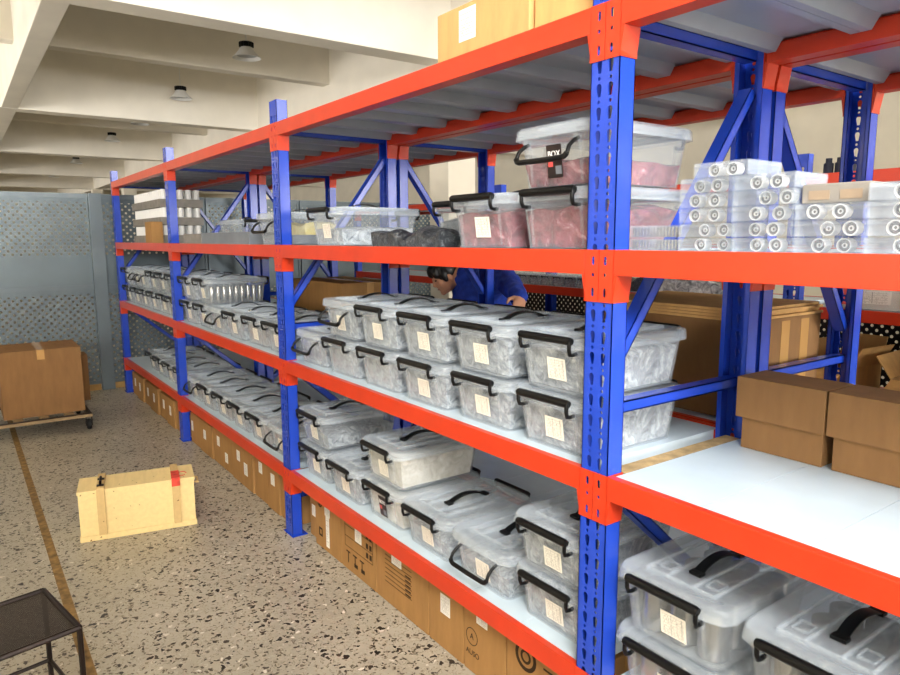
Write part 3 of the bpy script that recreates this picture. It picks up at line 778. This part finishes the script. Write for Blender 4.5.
# far third shelf: trays of white cylinders, carton, long grey tray
ME_WCYL = MB().lathe([(.023, 0), (.0235, .003), (.0235, .078), (.022, .08)], n=16).build('white_cylinder', M['white'], smooth=True); _r = ME_WCYL; ME_WCYL = _r.data; bpy.data.objects.remove(_r)
TRX0, TRY0 = -5.50, .112
def tray_mesh(w, d, h):
    mb = MB(); t = .006; mb.box(0, w, 0, d, 0, t).box(0, w, 0, t, t, h).box(0, w, d-t, d, t, h).box(0, t, t, d-t, t, h).box(w-t, w, t, d-t, t, h)
    o = mb.build('card_tray', M['tray']); me = o.data; bpy.data.objects.remove(o); return me
ME_TRAY = tray_mesh(1.0, .32, .060)
for k in range(3):
    nm = ['lowest', 'middle', 'topmost'][k]; zb = z3+.0005+k*.1365
    o = child('card_tray', ME_TRAY, None, (TRX0, TRY0, zb)); tag(o, f'grey card tray of white cylinders, {nm} of the far stack', 'tray', 'far trays of white cylinders')
    for i in range(14):
        for j in range(5):
            if i < 12 and 0 < j < 4: continue      # only the outer rows show
            c = child('white_cylinder', ME_WCYL, None, (TRX0+.036+i*.0714, TRY0+.036+j*.062, zb+.0065)); c.scale = (.9, .9, 1.6)
            tag(c, f'white cylinder standing in the {nm} far card tray', 'cylinder', f'white cylinders in the {nm} far tray')
carton('carton', 'narrow brown carton standing before the far trays', -4.62, -4.42, .020, .104, z3+.0005, z3+.160, 'card', 0, False)
r = thing('long_tray', 'long low grey tray on the third shelf left of the second post', 'tray', (-3.70, .06, z3+.0005))
MB().box(0, .40, 0, .18, 0, .062).build('end_block', M['tray'], r, bevel=.002)
MB().box(.405, 1.25, 0, .18, 0, .066).build('tray_body', M['greycard'], r, bevel=.002)
make_box(-3.28, .42, z3, 'clear box far back behind the long grey tray, third shelf', sticker=None, rz=PI/2)

# ------------------------------------------------------------------ rack beyond the worker: goods
for i in range(8):
    x = -2.86+i*.118
    r = thing('parts_bin', f'small grey bin with black latch on the far rack, {ORD[i+1]} from the left', 'bin', (x, 2.228, 1.0620), 0, 'small bins on the far rack')
    MB().loft([rrect(-.05, .05, 0, .16, 0, .008), rrect(-.054, .054, -.003, .163, .085, .008)]).build('bin_body', M['lid'], r, smooth=True)
    MB().box(-.044, .044, .012, .150, .002, .07).build('bin_contents', M['bagsdark'], r)
    MB().tube([(-.03, -.002, .055), (-.03, -.012, .064), (.03, -.012, .064), (.03, -.002, .055)], .0035, 6).build('latch', M['black'], r)
o = child('plastic_bags', lump_mesh('plastic_bags', .30, .12, .10, M['silver'], 3, .03), None, (-1.35, 2.40, 1.0620)); tag(o, 'heap of silver plastic bags on the far rack', 'bags', None, 'stuff')
o = child('plastic_bags', lump_mesh('plastic_bags', .16, .12, .07, M['blackbag'], 9, .03), None, (-1.83, 2.40, 1.0620)); tag(o, 'heap of black bags on the far rack beside the silver bags', 'bags', None, 'stuff')
r = thing('parts_carton', 'white carton with red edge bands on the far rack', 'carton', (-.35, 2.24, 1.0620))
MB().box(-.20, .20, 0, .25, 0, .15).build('carton_body', M['lid'], r, bevel=.003); MB().box(-.185, .185, .012, .24, .004, .13).build('contents', M['paper'], r)
MB().box(-.201, -.10, -.0012, .0, .02, .10).build('red_band', M['redtag'], r); MB().box(.12, .201, -.0012, .0, .02, .10).build('red_band', M['redtag'], r)
MB().box(-.08, .08, -.0012, .0, .03, .09).build('label', M['table_small'], r)
def open_carton(x, y, z, w, d, h, label, rz):
    r = thing('open_carton', label, 'carton', (x, y, z), rz, 'opened cartons on the far rack')
    mb = MB(); t = .005
    mb.box(-w/2, w/2, -d/2, d/2, 0, t).box(-w/2, w/2, -d/2, -d/2+t, t, h).box(-w/2, w/2, d/2-t, d/2, t, h).box(-w/2, -w/2+t, -d/2+t, d/2-t, t, h).box(w/2-t, w/2, -d/2+t, d/2-t, t, h)
    mb.build('carton_body', M['card_light'], r)
    for (pos, ax, ang, L, ww) in (((0, -d/2, h), 'X', 2.0, .14, w), ((0, d/2, h), 'X', -.35, .14, w), ((-w/2, 0, h), 'Y', -.6, .12, d), ((w/2, 0, h), 'Y', .5, .12, d)):
        R = Matrix.Translation(pos) @ Matrix.Rotation(ang, 4, ax)
        mb = MB()
        if ax == 'X': mb.box(-ww/2+.004, ww/2-.004, -.002, .002, .001, L, mat=R)
        else: mb.box(-.002, .002, -ww/2+.008, ww/2-.008, .001, L, mat=R)
        mb.build('flap', M['card_light'], r)
open_carton(-.13, 2.42, .5985, .26, .30, .15, 'opened brown carton with raised flaps on the far rack, right one', .04)
open_carton(-.535, 2.42, .5985, .22, .30, .17, 'opened brown carton with raised flaps on the far rack, left one', -.1)
for i in range(3):
    o = MB().lathe([(.022, 0), (.022, .05), (.014, .055), (.014, .075)], n=14).build('dark_fitting', M['trousers'], smooth=True); o.location = (-.60+i*.052, 2.26, 1.6985)
    tag(o, f'dark fitting standing on top of the far rack, {ORD[i+1]} from the left', 'fitting', 'dark fittings on the far rack')

# ------------------------------------------------------------------ aisle: crate, trolley, stool
ang = math.atan2(.495, .098)          # crate length direction
r = thing('wooden_crate', 'pale cream wooden crate with two battens standing on the terrazzo aisle floor', 'crate', (-2.387, -.824, .0005), ang)
Lc, Dc, Hc = .505, .205, .245         # local x along the front, local +y to the back (away from the camera)
mb = MB().box(0, Lc, 0, Dc, .026, Hc-.016); mb.build('crate_body', M['wood'], r, bevel=.002)
MB().box(-.004, Lc+.004, -.004, Dc+.004, 0, .026).build('bottom_board', M['wood'], r, bevel=.0015)
MB().box(-.004, Lc+.004, -.004, Dc+.004, Hc-.016, Hc).build('crate_lid', M['wood'], r, bevel=.002)
for x, nm in ((.078, 'batten'), (.405, 'batten')):
    b = MB().box(x, x+.034, -.016, -.0042, .027, Hc).box(x, x+.034, -.016, Dc+.004, Hc+.0002, Hc+.012).build(nm, M['wood_batten'], r, bevel=.0015)
MB().box(.403, .441, -.018, .09, Hc+.0125, Hc+.014).box(.403, .441, -.018, -.0165, Hc-.03, Hc+.0135).build('red_paint_mark', M['redpaint'], r)
MB().tube([(.455+.02*math.cos(a), .07+.03*math.sin(a), Hc+.0012) for a in [2*PI*k/14 for k in range(13)]], .002, 6).build('red_paint_mark', M['redpaint'], r)
MB().tube([(.095, .02, Hc+.014), (.095, .03, Hc+.026), (.095, .10, Hc+.028), (.095, .115, Hc+.014)], .006, 8).box(.08, .11, .01, .03, Hc+.012, Hc+.016).box(.08, .11, .105, .125, Hc+.012, Hc+.016).build('metal_handle', M['blackmetal'], r, smooth=True)
MB().tube([(Lc+.004, .06, .2), (Lc+.022, .06, .195), (Lc+.022, .14, .195), (Lc+.004, .14, .2)], .005, 8).build('rope_handle', M['wood_batten'], r, smooth=True)

tr = thing('platform_trolley', 'low dark platform trolley with slatted deck carrying the large brown carton', 'trolley', (-4.55, -.46, 0))
mb = MB().box(-.60, .06, -.03, .0, .10, .128).box(-.60, .06, -.72, -.69, .10, .128).box(.03, .06, -.69, -.03, .10, .128).box(-.60, -.57, -.69, -.03, .10, .128)
mb.build('frame', M['blackmetal'], tr, bevel=.002)
for y in (-.14, -.30, -.46, -.62): MB().box(-.568, .028, y-.03, y+.03, .108, .1295).build('slat', M['slat'], tr, bevel=.002)
MB().box(.0605, .075, -.72, .0, .104, .124).build('front_rail', M['slat'], tr)
for x, y in ((.02, -.02), (.02, -.68), (-.54, -.02), (-.54, -.68)):
    w = MB().lathe([(.0, -.014), (.036, -.014), (.040, -.010), (.040, .010), (.036, .014), (.0, .014)], (x, y, .0405), 20, axis='y').build('caster', M['rubber'], tr, smooth=True)
    MB().box(x-.018, x+.018, y-.022, y-.016, .03, .0995).box(x-.018, x+.018, y+.016, y+.022, .03, .0995).box(x-.024, x+.024, y-.024, y+.024, .094, .0995).build('fork', M['blackmetal'], w)
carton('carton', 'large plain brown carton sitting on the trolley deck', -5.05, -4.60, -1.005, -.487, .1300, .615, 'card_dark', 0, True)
o = [x for x in SC.objects if x.get('label') == 'large plain brown carton sitting on the trolley deck'][0]
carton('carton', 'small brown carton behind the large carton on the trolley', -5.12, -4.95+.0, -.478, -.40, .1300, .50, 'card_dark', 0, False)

st = thing('stool', 'black metal stool with mesh seat standing at the near left', 'stool', (-.759, -1.017, 0), math.atan2(-.053, -.265))
# local x runs from corner A to corner B, local y to the camera side
W = .27; Hs = .45
mb = MB()
for a, b in (((0, 0), (W, 0)), ((W, 0), (W, W)), ((W, W), (0, W)), ((0, W), (0, 0))):
    mb.tube([(a[0], a[1], Hs-.007), (b[0], b[1], Hs-.007)], .0075, 8)
mb.build('seat_frame', M['blackmetal'], st, smooth=True)
MB().box(.004, W-.004, .004, W-.004, Hs-.009, Hs-.0065).build('mesh_seat', M['stoolmesh'], st)
for a in ((0, 0), (W, 0), (W, W), (0, W)):
    MB().tube([(a[0], a[1], .0), (a[0], a[1], Hs-.008)], .007, 8).build('leg', M['blackmetal'], st, smooth=True)
for a, b in (((0, 0), (W, 0)), ((W, 0), (W, W)), ((W, W), (0, W)), ((0, W), (0, 0))):
    MB().tube([(a[0], a[1], .235), (b[0], b[1], .235)], .0055, 8).build('stretcher', M['blackmetal'], st, smooth=True)

# ------------------------------------------------------------------ the person
def remeshed(name, parts, voxel, mat, smooth_it=3, parent=None):
    """union of closed lumps -> one continuous skin"""
    o = parts.build(name, mat)
    md = o.modifiers.new('r', 'REMESH'); md.mode = 'VOXEL'; md.voxel_size = voxel
    sm = o.modifiers.new('s', 'SMOOTH'); sm.iterations = smooth_it; sm.factor = .5
    dg = bpy.context.evaluated_depsgraph_get(); me = bpy.data.meshes.new_from_object(o.evaluated_get(dg)); me.name = name
    old = o.data; bpy.data.objects.remove(o); bpy.data.meshes.remove(old)
    me.materials.clear(); me.materials.append(mat); me.polygons.foreach_set('use_smooth', [True]*len(me.polygons))
    o = bpy.data.objects.new(name, me); COL.objects.link(o)
    if parent: o.parent = parent
    return o
def ell(mb, c, r, R=None, n=16, m=10):
    loops = []
    for i in range(1, m):
        th = PI*i/m; L = []
        for k in range(n):
            a = 2*PI*k/n; p = Vector((r[0]*math.sin(th)*math.cos(a), r[1]*math.sin(th)*math.sin(a), -r[2]*math.cos(th)))
            L.append(Vector(c)+(R @ p if R else p))
        loops.append(L)
    return mb.loft(loops)
def limb(mb, pts, rs, n=14): 
    for p, q, a, b in zip(pts[:-1], pts[1:], rs[:-1], rs[1:]):
        mb.tube([p, q], [a, b], n)
    for p, r in zip(pts, rs): ell(mb, p, (r, r, r))
    return mb
PEL = Vector((-2.42, 1.72, .80)); CH_ = Vector((-2.34, 1.50, 1.08)); NB = Vector((-2.37, 1.40, 1.17)); HD = Vector((-2.478, 1.33, 1.172))
SHL = Vector((-2.08, 1.45, 1.185)); EL = Vector((-1.86, 1.36, 1.120)); WR = Vector((-1.690, 1.26, 1.085))
SHR = Vector((-2.44, 1.46, 1.06)); ER = Vector((-2.50, 1.42, .80)); WRR = Vector((-2.44, 1.30, .92))
HIPL, HIPR = PEL+Vector((.09, .02, -.04)), PEL+Vector((-.09, .02, -.04))
KNL, KNR = Vector((-2.31, 1.56, .45)), Vector((-2.52, 1.56, .45)); ANL, ANR = Vector((-2.30, 1.72, .07)), Vector((-2.54, 1.72, .07))
per = thing('person', 'person in blue work jacket leaning in behind the rack and reaching over the boxes', 'person', (-2.42, 1.66, 0))
org = Vector((-2.42, 1.66, 0))
fwd = Vector((-.34, -.78, -.52)).normalized()      # where the face looks
rgt = fwd.cross(Vector((0, 0, 1))).normalized(); upv = rgt.cross(fwd)
HR = Matrix((rgt, fwd, upv)).transposed()
body = MB()
ell(body, HD, (.073, .088, .105), HR); ell(body, HD+HR @ Vector((0, .028, -.058)), (.052, .058, .052), HR)       # skull, jaw
ell(body, HD+HR @ Vector((0, .088, -.022)), (.013, .022, .019), HR); ell(body, HD+HR @ Vector((0, .082, .002)), (.009, .014, .024), HR)   # nose
ell(body, HD+HR @ Vector((0, .078, -.058)), (.022, .010, .010), HR); ell(body, HD+HR @ Vector((0, .070, -.092)), (.022, .018, .016), HR)  # mouth, chin
ell(body, HD+HR @ Vector((0, .066, .026)), (.055, .018, .014), HR)                                              # brow
for s in (-1, 1):
    ell(body, HD+HR @ Vector((s*.074, -.004, -.012)), (.010, .018, .030), HR); ell(body, HD+HR @ Vector((s*.042, .058, -.03)), (.022, .02, .022), HR)
limb(body, [NB, HD+HR @ Vector((0, -.03, -.05))], [.056, .052])
limb(body, [PEL, (PEL+CH_)/2, CH_, NB], [.135, .125, .135, .07])
limb(body, [CH_, SHL], [.10, .066]); limb(body, [CH_, SHR], [.10, .066])
limb(body, [SHL, EL, WR], [.055, .042, .028]); limb(body, [SHR, ER, WRR], [.055, .042, .028])
def hand(mb, wr, d, palm_n, s=1.):
    d = d.normalized(); n = (palm_n-d*palm_n.dot(d)).normalized(); side = d.cross(n)
    R = Matrix((side, d, n)).transposed()
    ell(mb, wr+d*.045, (.038, .048, .017), R)
    for k, (off, L) in enumerate(((-.028, .062), (-.010, .074), (.009, .070), (.026, .055))):
        a = wr+d*.078+side*off; b = a+(d*.85+n*.35).normalized()*L*.48; c_ = b+(d*.45+n*.8).normalized()*L*.52
        limb(mb, [a, b, c_], [.0095, .0088, .0072], 8)
    a = wr+d*.028-side*.030; b = a+(d*.6-side*.75+n*.25).normalized()*.036; c_ = b+(d*.85-side*.1+n*.5).normalized()*.030
    limb(mb, [a, b, c_], [.0125, .0105, .0085], 8)
hand(body, WR, Vector((.66, -.60, -.34)), Vector((-.35, -.2, -.9)))
hand(body, WRR, Vector((.3, -.75, .25)), Vector((0, -.2, -1)))
limb(body, [HIPL, KNL, ANL], [.088, .058, .038]); limb(body, [HIPR, KNR, ANR], [.088, .058, .038])
for an in (ANL, ANR): ell(body, an+Vector((0, -.075, -.030)), (.042, .125, .036))
o = remeshed('body', body, .0075, M['skin'], 3); o.data.transform(Matrix.Translation(-org)); o.parent = per
jk = MB()
limb(jk, [PEL+Vector((0, 0, .02)), (PEL+CH_)/2, CH_, NB+Vector((.02, .02, -.01))], [.158, .152, .158, .092])
limb(jk, [CH_, SHL], [.13, .088]); limb(jk, [CH_, SHR], [.13, .088])
limb(jk, [SHL, EL, WR-(WR-EL).normalized()*.012], [.080, .064, .048]); limb(jk, [SHR, ER, WRR-(WRR-ER).normalized()*.012], [.080, .064, .048])
ell(jk, SHL*.55+EL*.45, (.07, .07, .076)); ell(jk, EL+Vector((.03, -.02, -.01)), (.058, .056, .06))
o = remeshed('jacket', jk, .011, M['jacket'], 4); o.data.transform(Matrix.Translation(-org)); o.parent = per
o['label'] = 'blue work jacket'
me = o.data
for v in me.vertices:
    n = noise.noise(Vector(v.co)*17)+.5*noise.noise(Vector(v.co)*38); v.co += v.normal*n*.007
tro = MB(); limb(tro, [HIPL, KNL, ANL+Vector((0, 0, .03))], [.115, .076, .066]); limb(tro, [HIPR, KNR, ANR+Vector((0, 0, .03))], [.115, .076, .066]); ell(tro, PEL+Vector((0, 0, -.03)), (.17, .14, .13))
o = remeshed('trousers', tro, .012, M['trousers'], 3); o.data.transform(Matrix.Translation(-org)); o.parent = per
for an in (ANL, ANR):
    sh = MB(); ell(sh, an+Vector((0, -.075, -.028)), (.052, .142, .040)); ell(sh, an+Vector((0, 0, -.005)), (.05, .055, .05))
    o = remeshed('shoe', sh, .01, M['rubber'], 2); o.data.transform(Matrix.Translation(-org)); o.parent = per
hr_ = MB(); ell(hr_, HD+HR @ Vector((0, -.012, .022)), (.084, .094, .094), HR); ell(hr_, HD+HR @ Vector((0, .050, .060)), (.068, .048, .044), HR)
ell(hr_, HD+HR @ Vector((.05, .062, .046)), (.022, .022, .034), HR); ell(hr_, HD+HR @ Vector((-.05, .062, .046)), (.022, .022, .034), HR); ell(hr_, HD+HR @ Vector((0, .084, .050)), (.036, .016, .026), HR)
for s in (-1, 1): ell(hr_, HD+HR @ Vector((s*.073, .022, .006)), (.013, .020, .042), HR)
o = remeshed('hair', hr_, .006, M['hair'], 2); o.data.transform(Matrix.Translation(-org)); o.parent = per
for s in (-1, 1):
    e = MB(); ell(e, HD+HR @ Vector((s*.030, .0775, .004)), (.013, .008, .0055), HR); o = e.build('eye', M['eye'], smooth=True); o.data.transform(Matrix.Translation(-org)); o.parent = per
e = MB(); ell(e, HD+HR @ Vector((0, .0865, -.057)), (.019, .0055, .0045), HR); o = e.build('lips', M['lip'], smooth=True); o.data.transform(Matrix.Translation(-org)); o.parent = per
# ------------------------------------------------------------------ the building
mb = MB().box(-42, 8, -9, 11, -.05, 0); struct(mb, 'floor', M['floor'])
CZ = 4.55
struct(MB().box(-42, 8, -9, 11, CZ, CZ+.1), 'ceiling', M['ceiling'])
n = 1
for x in (-30.6, -24.4, -18.2, -12.0, -5.8, .4, 6.6):
    struct(MB().box(x-.16, x+.16, -9, 11, 3.42, CZ-.001), f'trim_{n}', M['ceiling'], bevel=.01); n += 1
for x in (-27.5, -21.3, -15.1, -8.9, -2.7, 3.5):
    struct(MB().box(x-.11, x+.11, -9, 11, 3.72, CZ-.001), f'trim_{n}', M['ceiling'], bevel=.01); n += 1
for y in (-8.4, -4.35, -.29, 3.78, 7.8):
    w = .11
    struct(MB().box(-42, 8, y-w, y+w, 3.425, CZ-.002), f'trim_{n}', M['ceiling'], bevel=.01); n += 1
for x, cw in ((-30.6, .2), (-24.4, .2), (-18.2, .2), (-12.0, .2), (-5.8, .2), (-1.895, .085), (6.6, .2)):
    struct(MB().box(x-cw, x+cw, 3.6, 4.0, 0, 3.421), f'trim_{n}', M['wall'], bevel=.01); n += 1
struct(MB().box(-42.1, -42, -9, 11, 0, CZ), 'wall_far', M['wall'])
struct(MB().box(-42, 8, 11, 11.1, 0, CZ), 'wall_right', M['wall'])
struct(MB().box(-42, 8, -9.1, -9, 0, CZ), 'wall_left', M['wall'])
struct(MB().box(8, 8.1, -9, 11, 0, CZ), 'wall_near', M['wall'])
# perforated steel partition across the aisle end
part = bpy.data.objects.new('wall_partition', None); COL.objects.link(part); part['kind'] = 'structure'; part.location = (-6.0, 0, 0)
ys = [-4.11, -3.11, -2.11, -1.11, -.11, .89, 1.89, 2.89, 3.89, 4.89]
for a, b in zip(ys[:-1], ys[1:]):
    MB().box(-.0015, .0015, a+.012, b-.012, .06, 1.77).build('perforated_panel', M['partition'], part)
    f = MB().box(-.012, .012, a+.004, b-.004, 1.77, 1.812).box(-.012, .012, a+.004, b-.004, .945, .985).box(-.012, .012, a+.004, b-.004, .05, .085)
    f.box(-.012, .012, a+.004, a+.03, .085, .945).box(-.012, .012, a+.004, a+.03, .985, 1.77).box(-.012, .012, b-.03, b-.004, .085, .945).box(-.012, .012, b-.03, b-.004, .985, 1.77)
    f.build('panel_frame', M['steel'], part)
for y in ys: MB().box(-.035, .035, y-.004, y+.004, 0, 1.80).build('edge_strip', M['steel'], part)
for y in (-.11, -2.11, 3.89): MB().box(.013, .075, y-.055, y+.055, 0, 1.815).build('partition_post', M['steel'], part, bevel=.003)
struct(MB().box(-5.985, -5.965, -4.1, -.17, 0, .055).box(-5.985, -5.965, -.05, 4.8, 0, .055), 'baseboard_far', M['ochre'])
# faded yellow floor marking
o = MB().box(-5.9, 2.5, -.965, -.930, 0, .0006).build('trim_50', M['tape']); o['kind'] = 'structure'

# ------------------------------------------------------------------ hanging lamps
def lamp(x, y, z, label):
    r = thing('pendant_lamp', label, 'lamp', (x, y, z), 0, 'pendant lamps under the ceiling')
    MB().lathe([(.075, .135), (.080, .13), (.105, .085), (.185, 0), (.178, 0), (.10, .08), (.07, .118), (.0, .118)], n=28).build('lamp_shade', M['white'], r, smooth=True)
    MB().lathe([(.0, .034), (.13, .034), (.13, .04), (.0, .04)], n=24).build('lamp_diffuser', M['lens'], r, smooth=True)
    f = MB().lathe([(.085, .1355), (.085, .20), (.0, .20)], n=24)
    for k in range(16):
        a = 2*PI*k/16; R = Matrix.Rotation(a, 4, 'Z'); f.box(.08, .096, -.003, .003, .14, .198, mat=R)
    f.build('heat_sink', M['black'], r)
    MB().tube([(0, 0, .20), (0, 0, CZ-z-.001)], .006, 6).build('suspension_rod', M['white'], r)
    return r
LP = [-8.24, -11.50, -14.70, -17.75, -23.8, -29.75, -35.5]
for i, x in enumerate(LP):
    lamp(x, 2.20, 3.78, f'white pendant lamp, {ORD[i+1]} from the front in the row above the racks')

# ------------------------------------------------------------------ light
w = bpy.data.worlds.new('world'); SC.world = w; w.use_nodes = True
nt = w.node_tree; nt.nodes.clear()
bg = nt.nodes.new('ShaderNodeBackground'); bg.inputs['Color'].default_value = (.93, .96, 1, 1); bg.inputs['Strength'].default_value = .30
ou = nt.nodes.new('ShaderNodeOutputWorld'); nt.links.new(bg.outputs[0], ou.inputs[0])
def area(name, loc, target, sx, sy, power, color=(1, 1, 1), spread=180):
    l = bpy.data.lights.new(name, 'AREA'); l.shape = 'RECTANGLE'; l.size = sx; l.size_y = sy; l.energy = power; l.color = color; l.spread = math.radians(spread)
    o = bpy.data.objects.new(name, l); COL.objects.link(o); o.location = loc
    o.rotation_euler = (Vector(target)-Vector(loc)).to_track_quat('-Z', 'Y').to_euler(); return o
area('window_light_near', (2.8, -1.9, 3.4), (-.6, .7, .5), 1.6, 1.2, 44, (1, .97, .93), 62)
area('window_light_side', (7.2, 4.0, 2.4), (-6, 6.0, 2.8), 5.0, 2.2, 800, (1, .985, .96))
area('ceiling_fill_left', (-19, -8.3, 2.0), (-19, 1, 8.5), 43, 1.6, 1350, (1, .97, .93), 96)  # added fill along the left wall, no window there, tilted up to brighten the ceiling
area('ceiling_fill_back', (7.6, -3.0, 2.6), (-8, 0, 9.5), 9, 1.6, 830, (1, .985, .96), 84)  # unseen fill added behind the camera, lifts the ceiling and the beams' near faces

# ------------------------------------------------------------------ camera
cd = bpy.data.cameras.new('camera'); cam = bpy.data.objects.new('camera', cd); COL.objects.link(cam)
yaw, pit, roll, f = 2.5173, -.1445, -.0036, 683.222
fw = Vector((math.cos(pit)*math.cos(yaw), math.cos(pit)*math.sin(yaw), math.sin(pit)))
r0 = Vector((math.sin(yaw), -math.cos(yaw), 0)); u0 = r0.cross(fw)
r2 = math.cos(roll)*r0+math.sin(roll)*u0; u2 = r2.cross(fw)
cam.matrix_world = Matrix(((r2.x, u2.x, -fw.x, 1.0678), (r2.y, u2.y, -fw.y, -1.1898), (r2.z, u2.z, -fw.z, 1.4015), (0, 0, 0, 1)))
cd.sensor_fit = 'HORIZONTAL'; cd.sensor_width = 36; cd.lens = f*36/900; cd.clip_start = .02; cd.clip_end = 200
SC.camera = cam
SC.view_settings.view_transform = 'Standard'; SC.view_settings.look = 'None'; SC.view_settings.exposure = 0; SC.view_settings.gamma = 1
SC.view_settings.use_curve_mapping = False
SC.cycles.transparent_max_bounces = 40; SC.cycles.max_bounces = 10; SC.cycles.diffuse_bounces = 5
